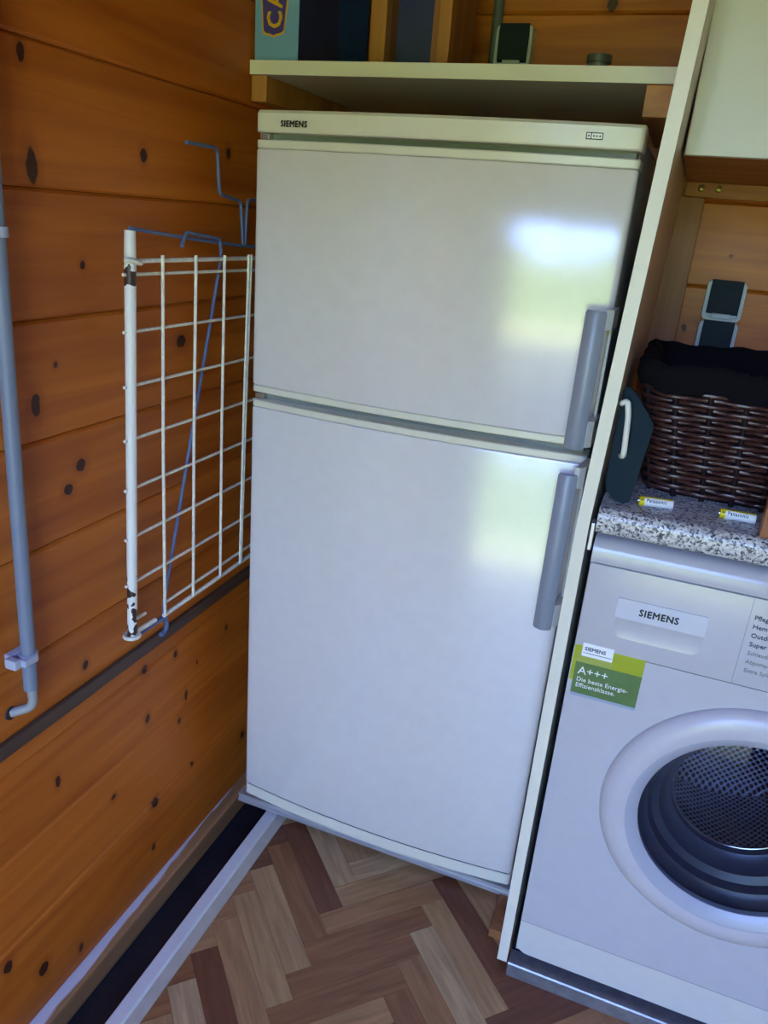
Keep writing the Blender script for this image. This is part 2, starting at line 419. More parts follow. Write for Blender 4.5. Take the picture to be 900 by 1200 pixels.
def lathe(prof, centre, axis='Y', seg=64, bm=None, closed=False):
    """prof = [(r, a)], a along axis"""
    bm = bm or bmesh.new(); rings = []
    for (r, a) in prof:
        ring = []
        if r < 1e-6:
            v = bm.verts.new(Vector(centre) + Vector({'Y': (0, a, 0), 'Z': (0, 0, a), 'X': (a, 0, 0)}[axis])); ring = [v] * seg
        else:
            for k in range(seg):
                c, s = r * math.cos(2 * PI * k / seg), r * math.sin(2 * PI * k / seg)
                ring.append(bm.verts.new(Vector(centre) + Vector({'Y': (c, a, s), 'Z': (c, s, a), 'X': (a, c, s)}[axis])))
        rings.append(ring)
    m = len(rings)
    for i in range(m if closed else m - 1):
        A = rings[i]; B = rings[(i + 1) % m]
        for k in range(seg):
            q = [A[k], A[(k + 1) % seg], B[(k + 1) % seg], B[k]]
            u = []
            for v in q:
                if v not in u: u.append(v)
            if len(u) >= 3:
                try: bm.faces.new(u)
                except ValueError: pass
    return bm

def text_bm(body, size, bold=0.0, extrude=0.0003, align='LEFT', xs=1.0, space=1.0):
    cu = bpy.data.curves.new('t', 'FONT'); cu.body = body; cu.size = size; cu.offset = 0.0; cu.extrude = extrude
    cu.align_x = align; cu.resolution_u = 2; cu.space_character = space
    ob = bpy.data.objects.new('t', cu); col.objects.link(ob)
    bpy.context.view_layer.update()
    me = bpy.data.meshes.new_from_object(ob.evaluated_get(bpy.context.evaluated_depsgraph_get()))
    bm = bmesh.new(); bm.from_mesh(me)
    bpy.data.objects.remove(ob); bpy.data.curves.remove(cu); bpy.data.meshes.remove(me)
    bmesh.ops.scale(bm, vec=(xs, 1, 1), verts=bm.verts)
    if bold > 0:      # heavier strokes: the outline repeated with small offsets
        src = bm; me2 = bpy.data.meshes.new('t'); src.to_mesh(me2); src.free(); bm = bmesh.new()
        for k, (ox, oy) in enumerate(((-bold, 0), (bold, 0), (0, bold), (0, -bold))):
            n0 = len(bm.verts); bm.from_mesh(me2); bm.verts.ensure_lookup_table()
            bmesh.ops.translate(bm, verts=bm.verts[n0:], vec=(ox, oy, k * 0.00001))
        bpy.data.meshes.remove(me2)
    return bm

def text(name, body, size, loc, mat, parent, bold=0.0, rotz=0.0, roll=0.0, align='LEFT', xs=1.0, space=1.0, extrude=0.0003):
    bm = text_bm(body, size, bold, extrude, align, xs, space)
    mt = Matrix.Translation(loc) @ Matrix.Rotation(rotz, 4, 'Z') @ Matrix.Rotation(PI / 2, 4, 'X') @ Matrix.Rotation(roll, 4, 'Z')
    bm.transform(mt)
    return mesh_obj(name, bm, mat, parent)

# ================================================================ THE ROOM
YB = 0.42; XR = 2.2; ZC = 2.16
# left wall: backing and one object for each board
wall_left = struct(mesh_obj('wall_left', bx(-0.09, -0.028, YF - 0.1, YB + 0.1, -0.2, ZC), 'dark'))
wall_left['label'] = 'lacquered pine board wall with dark knots beside the refrigerator'
ze = [-0.036, 0.162, 0.324, 0.475, 0.642, 0.804, 0.961, 1.124, 1.287, 1.454, 1.617, 1.78, 1.945, 2.11]
def board_profile(z0, z1, lip=0.004):
    return [(-0.028, z0), (-lip, z0), (0, z0 + lip), (0, z1 - lip), (-lip, z1), (-0.028, z1)]
for i in range(len(ze) - 1):
    t = 0.93 + 0.14 * random.random()
    g = 0.0004
    bm = prism([(x, z) for (x, z) in board_profile(ze[i] + g, ze[i + 1] - g)], 'Y', YF, YB)
    mesh_obj('board', bm, 'pine', wall_left, color=(t, t * (0.98 + .04 * random.random()), t, 1))
mesh_obj('batten', bx(-0.002, 0.010, YF, YB, 0.515, 0.539, bev=0.004), 'dark_wood', wall_left)

wall_back = struct(mesh_obj('wall_back', bx(-0.09, XR + 0.09, YB + 0.028, YB + 0.09, -0.2, ZC), 'dark'))
wall_back['label'] = 'pine board wall behind the shelf and worktop'
zb = [-0.04] + [0.065 + 0.163 * k for k in range(13)]
for i in range(len(zb) - 1):
    t = 0.93 + 0.14 * random.random()
    pr = [(YB - x, z) for (x, z) in board_profile(zb[i] + .0004, zb[i + 1] - .0004)]
    mesh_obj('board', prism(pr, 'X', 0.0, XR), 'pine_back', wall_back, color=(t, t, t, 1))

wall_right = struct(mesh_obj('wall_right', bx(XR + 0.028, XR + 0.09, YF - 0.1, YB + 0.1, -0.2, ZC), 'dark'))
for i in range(len(ze) - 1):
    pr = [(XR - x, z) for (x, z) in board_profile(ze[i] + .001, ze[i + 1] - .001)]
    mesh_obj('board', prism(pr, 'Y', YF, YB), 'pine_y', wall_right)
# front wall with the doorway
bm = bmesh.new()
box(bm, -0.09, DX0, YF - 0.06, YF, -0.2, ZC); box(bm, DX1, XR + 0.09, YF - 0.06, YF, -0.2, ZC); box(bm, DX0, DX1, YF - 0.06, YF, DZ1, ZC)
wall_front = struct(mesh_obj('wall_front', bm, 'pine_x'))
ceiling = struct(mesh_obj('ceiling', bx(-0.1, XR + 0.1, YF - 0.4, YB + 0.1, ZC, ZC + 0.05), 'ceiling_wood'))

# floor slab, trough by the wall, edge profiles, planks
XE = 0.139
floor = struct(mesh_obj('floor', bx(XE, XR + 0.03, YF - 0.06, YB + 0.03, -0.16, -0.0035), 'subfloor'))
floor['label'] = 'herringbone parquet floor of brown planks'
trough = struct(mesh_obj('trim_1', bx(-0.03, XE - 0.0005, YF, YB + 0.02, -0.16, -0.09), 'black_rubber'))
trough['label'] = 'black sunken strip between the pine wall and the parquet'
sill = struct(mesh_obj('baseboard_left', bx(-0.027, 0.026, YF, YB, -0.0895, -0.038, bev=0.004), 'sill'))
sill['label'] = 'wooden sill under the pine wall with a smear of white paint'
prof = [(XE - 0.006, -0.03), (XE - 0.006, 0.006), (XE - 0.004, 0.0085), (XE + 0.018, 0.0085), (XE + 0.021, 0.003), (XE + 0.021, 0.0), (XE, 0.0), (XE, -0.03)]
tr = struct(mesh_obj('trim_2', prism(prof, 'Y', YF, YB), 'white_sill'))
tr['label'] = 'white metal edge profile along the parquet'
mesh_obj('cream_strip', bx(XE + 0.021, XE + 0.043, YF, YB, 0.0, 0.003), 'cream_sill', tr)

def clip_poly(poly, x0, x1, y0, y1):
    def cl(ps, f, inter):
        out = []
        for i in range(len(ps)):
            a, b = ps[i - 1], ps[i]
            if f(b):
                if not f(a): out.append(inter(a, b))
                out.append(b)
            elif f(a): out.append(inter(a, b))
        return out
    for ax, val, sg in ((0, x0, 1), (0, x1, -1), (1, y0, 1), (1, y1, -1)):
        f = lambda p: (p[ax] - val) * sg >= 0
        def inter(a, b):
            t = (val - a[ax]) / (b[ax] - a[ax]); return (a[0] + t * (b[0] - a[0]), a[1] + t * (b[1] - a[1]))
        poly = cl(poly, f, inter)
        if len(poly) < 3: return []
    return poly

W, NL = 0.05, 5
U = Vector((0.70711, -0.70711)); V = Vector((0.70711, 0.70711)); A0, B0 = 0.233, 0.0266
PAL = [srgb(172, 124, 80), srgb(158, 108, 66), srgb(182, 142, 94), srgb(150, 100, 60), srgb(166, 118, 74), srgb(176, 132, 86)]
DARK = srgb(122, 74, 46); LIGHT = srgb(192, 160, 114)
planks = []
for i in range(-60, 60):
    for j in range(-60, 60):
        if (i + j) % (2 * NL) == 0: planks.append((i, j, NL, 1))        # along U
        if (i + j) % (2 * NL) == NL: planks.append((i, j, 1, NL))       # along V
rest = bmesh.new(); visible = []
for (i, j, ni, nj) in planks:
    g = 0.00025
    a0, a1, b0, b1 = A0 + i * W + g, A0 + (i + ni) * W - g, B0 + j * W + g, B0 + (j + nj) * W - g
    poly = [U * a + V * b for a, b in ((a0, b0), (a1, b0), (a1, b1), (a0, b1))]
    poly = clip_poly([(p.x, p.y) for p in poly], XE + 0.043, XR, YF, YB)
    if not poly: continue
    ar = abs(sum(poly[k - 1][0] * poly[k][1] - poly[k][0] * poly[k - 1][1] for k in range(len(poly)))) / 2
    if ar < 2e-5: continue
    c = (U * (a0 + a1) / 2 + V * (b0 + b1) / 2)
    if c.x < 1.3 and -1.5 < c.y < 0.05: visible.append((poly, c, ni > nj, i, j))
    else: prism(poly, 'Z', -0.004, 0.0, rest)
for (poly, c, along_u, i, j) in visible:
    d = U if along_u else V; n = V if along_u else U
    if not along_u: n = Vector((-V.y, V.x))
    loc = [((p[0] - c.x) * d.x + (p[1] - c.y) * d.y, (p[0] - c.x) * n.x + (p[1] - c.y) * n.y) for p in poly]
    o = mesh_obj('plank', prism(loc, 'Z', -0.004, 0.0), 'plank', floor, local=True)
    o.location = (c.x, c.y, 0); o.rotation_euler = (0, 0, math.atan2(d.y, d.x))
    cc = random.choice(PAL); r = random.random()
    if r < 0.10: cc = LIGHT
    elif r < 0.20: cc = DARK
    if (i, j) == (0, 0) and along_u: cc = DARK
    if (i, j) == (-1, 1) and along_u: cc = LIGHT
    o.color = cc
o = mesh_obj('planks_far', rest, 'plank', floor, color=PAL[0]); o['kind'] = 'stuff'

# the unseen garden outside the doorway
bounce_patio = struct(mesh_obj('bounce_terrace', bx(-2.5, 4.0, -5.2, YF - 0.06, -0.22, -0.18), 'bounce_paving'))  # unseen slab added to bounce warm light into the room
lawn = struct(mesh_obj('ground', bx(-14, 16, -22, YF - 0.06, -0.30, -0.22), 'grass'))
bm = bmesh.new()
bmesh.ops.create_grid(bm, x_segments=240, y_segments=16, size=1.0)
for v in bm.verts:
    x = v.co.x * 12 + 1; h = (v.co.y + 1) / 2
    n = math.sin(x * 2.1) * .18 + math.sin(x * 5.3 + h * 4) * .12 + random.uniform(-.12, .12)
    v.co = Vector((x, -9.5 - h * 0.6 + n, -0.3 + h * (3.6 + 0.5 * math.sin(x * .9) + .35 * math.sin(x * 2.7) + .25 * math.sin(x * 7.1)) * (1 - sum(d * math.exp(-((x - c) / w) ** 4) for c, w, d in ((-0.5, .14, .5), (0.55, .16, .42), (1.5, .12, .5), (2.6, .2, .35), (-1.9, .2, .35))))))  # height shaped to hide low sky, gaps to put sky streaks in reflections
rb = bmesh.ops.extrude_face_region(bm, geom=bm.faces[:])
for v in [g for g in rb['geom'] if isinstance(g, bmesh.types.BMVert)]: v.co.y -= 1.4
tag(mesh_obj('light_shaping_hedge', bm, 'leaf'), 'unseen sunlit green hedge outside the doorway, shaped to screen and admit sky light', 'hedge')

# ================================================================ REFRIGERATOR
FX0, FX1, FY = 0.096, 0.696, -0.164
FXC = (FX0 + FX1) / 2; BUL = 0.018
def ffront(x): return FY - BUL * (1 - ((x - FXC) / 0.3) ** 2)
def fprof(inset=0.0, y_back=-0.116, n=36, push=0.0):
    x0, x1 = FX0 + inset, FX1 - inset; rc = 0.008
    pts = [(x1, y_back), (x0, y_back)]
    for k in range(5):
        a = k / 4 * PI / 2
        pts.append((x0 + rc - rc * math.cos(a), FY + rc - rc * math.sin(a) + push))
    for k in range(1, n):
        x = x0 + rc + (x1 - x0 - 2 * rc) * k / n
        w = (x - x0 - rc) / (x1 - x0 - 2 * rc)
        pts.append((x, FY - BUL * 4 * w * (1 - w) + push))
    for k in range(5):
        a = PI / 2 - k / 4 * PI / 2
        pts.append((x1 - rc + rc * math.cos(a), FY + rc - rc * math.sin(a) + push))
    return pts
def loft(layers):
    """layers = [(z, profile)] with equal counts"""
    bm = bmesh.new(); rings = [[bm.verts.new((p[0], p[1], z)) for p in pr] for z, pr in layers]
    n = len(rings[0])
    for a, b in zip(rings, rings[1:]):
        for k in range(n): bm.faces.new((a[k], a[(k + 1) % n], b[(k + 1) % n], b[k]))
    bm.faces.new(rings[0][::-1]); bm.faces.new(rings[-1]); return bm

tray = thing('floor_tray', 'aluminium edged tray board on the floor under the refrigerator', 'tray', (0.38, 0.13, 0.016))
mesh_obj('board', bx(0.066, 0.698, -0.128, 0.40, 0.016, 0.034), 'dark', tray)
mesh_obj('edge_rail', prism([(-0.137, 0.016), (-0.137, 0.0215), (-0.1335, 0.0235), (-0.1335, 0.031), (-0.136, 0.034), (-0.136, 0.037), (-0.110, 0.037), (-0.110, 0.0345), (-0.1285, 0.0345), (-0.1285, 0.016)], 'X', 0.064, 0.702), 'alu', tray)
for (x, y) in ((0.20, 0.0), (0.20, 0.33), (0.60, 0.0), (0.60, 0.33)):
    mesh_obj('block', bx(x - 0.03, x + 0.03, y - 0.03, y + 0.03, 0.0, 0.016), 'pine_y', tray)

fr = thing('refrigerator', 'tall white two-door refrigerator with grey handles on a metal edged tray', 'refrigerator', (FXC, 0.13, 0.037))
mesh_obj('body', bx(0.101, 0.691, -0.112, 0.395, 0.058, 1.424, bev=0.004), 'fridge', fr, smooth=40)
for (x, y) in ((0.14, -0.07), (0.65, -0.07), (0.14, 0.35), (0.65, 0.35)):
    mesh_obj('foot', lathe([(0, 0.037), (0.02, 0.037), (0.02, 0.058), (0, 0.058)], (x, y, 0), 'Z', 16), 'dark', fr)
mesh_obj('seal', bx(0.104, 0.688, -0.145, -0.112, 0.09, 1.425), 'seal', fr)
def door(name, z0, z1):
    e = 0.004
    bm = loft([(z0, fprof(0.002, push=0.004)), (z0 + 0.0012, fprof(0.0008, push=0.0012)), (z0 + e, fprof()), (z1 - e, fprof()), (z1 - 0.0012, fprof(0.0008, push=0.0012)), (z1, fprof(0.002, push=0.004))])
    return mesh_obj(name, bm, 'fridge', fr, smooth=35)
ld = door('lower_door', 0.101, 0.951); ud = door('upper_door', 0.990, 1.376)
def trimstrip(z0, z1, parent, push=0.001):
    return mesh_obj('edge_trim', loft([(z0, fprof(0.001, push=push + .002)), (z0 + 0.0015, fprof(0.0, push=push)), (z1 - 0.0015, fprof(0.0, push=push)), (z1, fprof(0.001, push=push + .002))]), 'fridge_trim', parent, smooth=35)
trimstrip(0.072, 0.0975, ld, push=0.0015); mesh_obj('seam', loft([(0.0970, fprof(0.003, push=0.0035)), (0.1015, fprof(0.003, push=0.0035))]), 'gasket', ld); trimstrip(0.951, 0.9635, ld); trimstrip(0.9775, 0.990, ud); trimstrip(1.376, 1.389, ud)
top = mesh_obj('top_panel', loft([(1.399, fprof(0.001, push=.002)), (1.401, fprof()), (1.427, fprof()), (1.4315, fprof(0.001, push=.004))]), 'fridge_trim', fr, smooth=35)
slope = lambda x: math.atan(2 * BUL * (x - FXC) / 0.09)
text('lettering', 'SIEMENS', 0.0125, (0.145, ffront(0.168) - 0.0004, 1.4075), 'black', top, bold=0.0004, rotz=slope(0.168), xs=0.95, space=1.12)
bm = bx(0.6185, 0.6415, -0.0006, 0.0004, 1.4095, 1.4185)
def onfront(bm, xc):
    bmesh.ops.translate(bm, verts=bm.verts, vec=(-xc, 0, 0)); bm.transform(Matrix.Translation((xc, ffront(xc), 0)) @ Matrix.Rotation(slope(xc), 4, 'Z')); return bm
badge = mesh_obj('badge', onfront(bm, 0.63), 'black', top)
bm = bmesh.new()
box(bm, 0.6197, 0.6250, -0.0009, 0, 1.4107, 1.4173); box(bm, 0.6262, 0.6403, -0.0009, 0, 1.4107, 1.4173)
mesh_obj('badge_field', onfront(bm, 0.63), 'stk_white', badge)
bm = bmesh.new()
for k, x in enumerate((0.6223, 0.6292, 0.6333, 0.6374)):
    pts = []
    for q in range(10):
        rr = 0.0019 if q % 2 == 0 else 0.0008
        pts.append((x + rr * math.sin(q * PI / 5), 1.414 + rr * math.cos(q * PI / 5)))
    prism(pts, 'Y', -0.0012, -0.0008, bm)
mesh_obj('star_marks', onfront(bm, 0.63), 'black', badge)
for zc, par in ((0.971, ld), (1.394, ud)):
    mesh_obj('hinge', bx(FX0 + 0.006, FX0 + 0.022, FY + 0.004, FY + 0.03, zc - 0.004, zc + 0.004, bev=0.001), 'steel', par)
def handle(z0, z1, parent, brk):
    # blade: convex strip standing off the door
    n = 10; pts = []
    xa, xb = 0.663, 0.6925
    for k in range(n + 1):
        t = k / n; x = xa + (xb - xa) * t; pts.append((x, -0.2165 - 0.007 * math.sin(PI * t)))
    for k in range(n + 1):
        t = 1 - k / n; x = xa + (xb - xa) * t; pts.append((x, -0.2125 - 0.004 * math.sin(PI * t)))
    ins = [((p[0] - .678) * .86 + .678, (p[1] + .2145) * .8 - .2145) for p in pts]
    bl = mesh_obj('handle', loft([(z0, ins), (z0 + 0.003, pts), (z1 - 0.003, pts), (z1, ins)]), 'handle', parent, smooth=35)
    for (b0, b1) in brk:
        pr = [(0.686, -0.2125), (0.6935, -0.214), (0.7015, -0.206), (0.7035, -0.150), (0.6965, -0.150), (0.692, -0.172), (0.688, -0.205)]
        mesh_obj('handle_bracket', prism(pr, 'Z', b0, b1), 'handle_end', bl)
    mesh_obj('handle_rail', bx(0.6955, 0.700, -0.175, -0.158, z0 + 0.01, z1 - 0.01, bev=0.001), 'handle_end', bl)
    return bl
handle(0.986, 1.189, ud, ((1.163, 1.191), (0.990, 1.030)))
handle(0.678, 0.946, ld, ((0.925, 0.958), (0.684, 0.724)))

# ================================================================ TALL SIDE PANEL, SHELF
PX, PT, PY = 0.708, 0.018, -0.286
def px(z): return PX + (0.0208 * (z - 0.9) / 0.6 if z > 0.9 else 0.0)
cleat = mesh_obj('floor_cleat', bx(0.679, 0.727, -0.228, 0.40, 0.0, 0.020, bev=0.0015), 'brown_board')
tag(cleat, 'small pine batten on the floor under the tall white panel', 'batten'); rebase(cleat, (0.703, 0.086, 0.0))
panel = thing('side_panel', 'tall white panel standing between the refrigerator and the washing machine', 'panel', (PX + PT / 2, 0.06, 0.020))
ZT = 2.12
def panel_bm(y0, y1, dx=0.0):
    pts = [(px(z) + dx, z) for z in (0.0203, 0.3, 0.6, 0.9, 1.2, 1.5, 1.8, ZT)] + [(px(z) + PT - dx, z) for z in (ZT, 1.8, 1.5, 1.2, 0.9, 0.6, 0.3, 0.0203)]
    return prism(pts, 'Y', y0, y1)
mesh_obj('board', panel_bm(PY + 0.0015, 0.405), 'melamine', panel)
mesh_obj('edge_band', panel_bm(PY, PY + 0.0014), 'edge', panel)

shelf = thing('wall_shelf', 'white shelf board above the refrigerator on pine cleats', 'shelf', (0.36, 0.19, 1.461))
mesh_obj('board', bx(0.003, 0.727, -0.026, 0.41, 1.5025, 1.5245), 'melamine', shelf)
mesh_obj('edge_band', bx(0.003, 0.727, -0.0275, -0.0262, 1.5025, 1.5245), 'edge', shelf)
mesh_obj('cleat', bx(0.002, 0.033, -0.020, 0.40, 1.461, 1.5022, bev=0.0015), 'pine_z', shelf)
mesh_obj('cleat', bx(0.674, 0.7265, -0.020, 0.40, 1.459, 1.5022, bev=0.0015), 'pine_y', shelf)

# ================================================================ WASHING MACHINE
WX0, WX1, WY = 0.737, 1.333, -0.279
DC = (1.035, 0.455)
wt = thing('washer_tray', 'worn steel edged tray on the floor under the washing machine', 'tray', (1.03, 0.0, 0.0))
mesh_obj('board', bx(0.729, 1.342, -0.288, 0.30, 0.0, 0.026), 'dark', wt)
mesh_obj('edge_rail', prism([(-0.2945, 0.0), (-0.2945, 0.028), (-0.2925, 0.0305), (-0.262, 0.0305), (-0.262, 0.028), (-0.2885, 0.0265), (-0.2885, 0.0)], 'X', 0.729, 1.342), 'alu_worn', wt)

wm = thing('washing_machine', 'white front-loading washing machine under the speckled worktop', 'washing machine', (1.035, 0.0, 0.0305))
# casing without a front, so that the drum is really inside
bm = bmesh.new()
box(bm, WX0, WX0 + 0.004, WY + 0.004, 0.28, 0.05, 0.84); box(bm, WX1 - 0.004, WX1, WY + 0.004, 0.28, 0.05, 0.84)
box(bm, WX0 + .004, WX1 - .004, 0.276, 0.28, 0.05, 0.84); box(bm, WX0 + .004, WX1 - .004, WY + 0.004, 0.276, 0.05, 0.054)
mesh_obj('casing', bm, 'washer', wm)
def plate_hole(x0, x1, z0, z1, y, cx, cz, r, seg=72, th=0.004, rc=0.02):
    bm = bmesh.new()
    def border(a):
        c, s = math.cos(a), math.sin(a); t = 1e9
        if c > 1e-9: t = min(t, (x1 - cx) / c)
        if c < -1e-9: t = min(t, (x0 - cx) / c)
        if s > 1e-9: t = min(t, (z1 - cz) / s)
        if s < -1e-9: t = min(t, (z0 - cz) / s)
        return cx + t * c, cz + t * s
    ang = sorted([2 * PI * k / seg for k in range(seg)] + [math.atan2(z - cz, x - cx) % (2 * PI) for x in (x0, x1) for z in (z0, z1)])
    for yy, flip in ((y, False), (y + th, True)):
        I = [bm.verts.new((cx + r * math.cos(a), yy, cz + r * math.sin(a))) for a in ang]
        O = [bm.verts.new((border(a)[0], yy, border(a)[1])) for a in ang]
        n = len(ang)
        for k in range(n): bm.faces.new((I[k], O[k], O[(k + 1) % n], I[(k + 1) % n]))
        if not flip: I0, O0 = I, O
    n = len(ang)
    for k in range(n):
        bm.faces.new((I0[k], I0[(k + 1) % n], I[(k + 1) % n], I[k])); bm.faces.new((O0[k], O[k], O[(k + 1) % n], O0[(k + 1) % n]))
    return bm
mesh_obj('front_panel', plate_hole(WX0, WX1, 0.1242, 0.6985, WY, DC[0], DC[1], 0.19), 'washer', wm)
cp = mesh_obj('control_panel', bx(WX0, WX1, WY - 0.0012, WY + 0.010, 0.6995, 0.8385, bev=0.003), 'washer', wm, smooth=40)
# kick plate with rounded lower corners
rc = 0.022; pts = [(WX0, 0.1225)]
for k in range(7):
    a = PI + k / 6 * PI / 2; pts.append((WX0 + rc + rc * math.cos(a), 0.048 + rc + rc * math.sin(a)))
for k in range(7):
    a = 1.5 * PI + k / 6 * PI / 2; pts.append((WX1 - rc + rc * math.cos(a), 0.048 + rc + rc * math.sin(a)))
pts.append((WX1, 0.1225))
mesh_obj('kick_plate', prism(pts, 'Y', WY + 0.0008, WY + 0.006), 'washer_kick', wm)
mesh_obj('seam', bx(WX0 + .001, WX1 - .001, WY + 0.0010, WY + 0.004, 0.1218, 0.1248), 'gasket', wm)
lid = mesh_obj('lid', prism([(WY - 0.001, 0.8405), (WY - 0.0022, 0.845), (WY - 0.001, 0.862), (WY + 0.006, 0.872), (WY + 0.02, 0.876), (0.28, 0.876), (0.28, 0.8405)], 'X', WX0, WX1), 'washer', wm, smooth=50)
for (x, y) in ((WX0 + .05, WY + .06), (WX1 - .05, WY + .06), (WX0 + .05, .23), (WX1 - .05, .23)):
    mesh_obj('foot', lathe([(0, 0.0305), (0.02, 0.0305), (0.02, 0.05), (0, 0.05)], (x, y, 0), 'Z', 16), 'dark', wm)
# dispenser drawer
def rrect(x0, x1, z0, z1, r, corners=(1, 1, 1, 1), n=5):
    pts = []
    for (cx, cz, a0, on) in ((x0, z0, PI, corners[0]), (x1, z0, 1.5 * PI, corners[1]), (x1, z1, 0, corners[2]), (x0, z1, PI / 2, corners[3])):
        if not on: pts.append((cx, cz)); continue
        ox = cx + (r if cx == x0 else -r); oz = cz + (r if cz == z0 else -r)
        for k in range(n + 1): pts.append((ox + r * math.cos(a0 + k / n * PI / 2), oz + r * math.sin(a0 + k / n * PI / 2)))
    return pts
dr = mesh_obj('drawer', prism(rrect(0.786, 0.912, 0.762, 0.794, 0.002), 'Y', WY - 0.0030, WY - 0.0012), 'drawer', cp)
# finger recess: a shallow scoop below the label plate
bm = bmesh.new(); R0 = rrect(0.788, 0.911, 0.7295, 0.762, 0.014, (1, 1, 0, 0)); R1 = rrect(0.794, 0.905, 0.7385, 0.760, 0.010, (1, 1, 0, 0))
a = [bm.verts.new((p[0], WY - 0.0030, p[1])) for p in R0]; a2 = [bm.verts.new((p[0], WY - 0.0012, p[1])) for p in R0]; b = [bm.verts.new((p[0], WY - 0.0014, p[1])) for p in R1]
for k in range(len(a)):
    kk = (k + 1) % len(a); bm.faces.new((a[k], a[kk], b[kk], b[k])); bm.faces.new((a[k], a2[k], a2[kk], a[kk]))
bm.faces.new(b)
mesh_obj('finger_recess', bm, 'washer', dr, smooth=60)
text('lettering', 'SIEMENS', 0.0150, (0.8185, WY - 0.0034, 0.7725), 'black', dr, bold=0.0005, xs=0.92, space=1.1)
mesh_obj('panel_seam', bx(0.9615, 0.9622, WY - 0.0014, WY - 0.001, 0.70, 0.838), 'seal', cp)
for k, s in enumerate(('Pflegeleicht', 'Hemden', 'Outdoor', 'Super 15', 'Schleudern', 'Abpumpen', 'Extra Sp\u00fclen')):
    text('programme_name', s, 0.0098 if k < 4 else 0.0085, (0.968 + 0.0008 * k, WY - 0.0016, 0.806 - k * 0.0138), 'darkprint' if k < 4 else 'seal', cp, bold=0.0001)
# porthole door
dx, dz = DC
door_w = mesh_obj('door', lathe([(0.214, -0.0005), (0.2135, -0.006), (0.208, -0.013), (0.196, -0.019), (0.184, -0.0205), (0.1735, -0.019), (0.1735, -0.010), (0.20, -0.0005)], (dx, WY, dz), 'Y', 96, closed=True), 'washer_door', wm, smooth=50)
mesh_obj('inner_ring', lathe([(0.1733, -0.0188), (0.171, -0.0188), (0.1545, -0.006), (0.1545, 0.004), (0.1733, 0.004)], (dx, WY, dz), 'Y', 96, closed=True), 'washer_ring', door_w, smooth=40)
mesh_obj('glass', lathe([(0.1543, -0.004), (0.130, -0.009), (0.10, -0.0125), (0.05, -0.015), (0.0, -0.016)], (dx, WY, dz), 'Y', 72), 'glass', door_w, smooth=60)
mesh_obj('gasket', lathe([(0.1720, 0.004), (0.158, 0.006), (0.150, 0.022), (0.141, 0.026), (0.136, 0.040), (0.124, 0.046), (0.118, 0.066), (0.106, 0.074), (0.104, 0.085), (0.19, 0.085), (0.19, 0.0045)], (dx, WY, dz), 'Y', 72, closed=True), 'gasket', wm, smooth=40)
drum = mesh_obj('drum', lathe([(0.108, 0.0855), (0.16, 0.092), (0.20, 0.105), (0.205, 0.12), (0.205, 0.36)], (dx, WY, dz), 'Y', 64), 'drum', wm, smooth=40)
mesh_obj('drum_back', lathe([(0.205, 0.3602), (0.19, 0.375), (0.10, 0.385), (0.0, 0.38)], (dx, WY, dz), 'Y', 64), 'drum_back', drum, smooth=40)
mesh_obj('drum_lip', lathe([(0.1035 + 0.0022 * math.cos(a), 0.086 + 0.0022 * math.sin(a)) for a in [k * PI / 4 for k in range(8)]], (dx, WY, dz), 'Y', 72, closed=True), 'chrome', drum, smooth=60)
for k in range(3):
    a = k * 2 * PI / 3 + 1.9
    c, s = math.cos(a), math.sin(a)
    bm = prism([(-0.03, 0), (-0.012, 0.04), (0.0, 0.048), (0.012, 0.04), (0.03, 0)], 'Y', WY + 0.125, WY + 0.355)
    bm.transform(Matrix.Translation((dx + 0.204 * c, 0, dz + 0.204 * s)) @ Matrix.Rotation(-(a + PI / 2), 4, 'Y'))
    mesh_obj('paddle', bm, 'chrome', drum, smooth=50)
# energy sticker
st = mesh_obj('sticker', bx(0.7440, 0.8430, WY - 0.0008, WY - 0.0001, 0.617, 0.7055), 'stk_lime', wm)
st['label'] = 'green energy class sticker'
y1 = WY - 0.0009
mesh_obj('side_flap', bx(0.7385, 0.7440, WY - 0.0005, WY - 0.0001, 0.638, 0.7065), 'stk_lime', st)
mesh_obj('pale_field', bx(0.7445, 0.797, y1 - 0.0001, y1, 0.668, 0.690), 'stk_pale', st)
mesh_obj('green_field', bx(0.7440, 0.8430, y1 - 0.0003, y1, 0.617, 0.672), 'stk_green', st)
mesh_obj('grey_strip', bx(0.7440, 0.8430, y1 - 0.0002, y1, 0.612, 0.617), 'stk_grey', st)
mesh_obj('white_tag', bx(0.7500, 0.7960, y1 - 0.0006, y1 - 0.0002, 0.684, 0.7065), 'stk_white', st)
text('tag_lettering', 'SIEMENS', 0.0085, (0.7535, y1 - 0.0008, 0.6945), 'darkprint', st, bold=0.0002)
mesh_obj('tag_line', bx(0.7515, 0.7945, y1 - 0.0009, y1 - 0.0006, 0.6895, 0.6903), 'darkprint', st)
text('class_lettering', 'A+++', 0.019, (0.7495, y1 - 0.0005, 0.652), 'stk_white', st)
text('slogan_lettering', 'Die beste Energie-\nEffizienzklasse.', 0.0104, (0.7495, y1 - 0.0005, 0.639), 'stk_white', st)

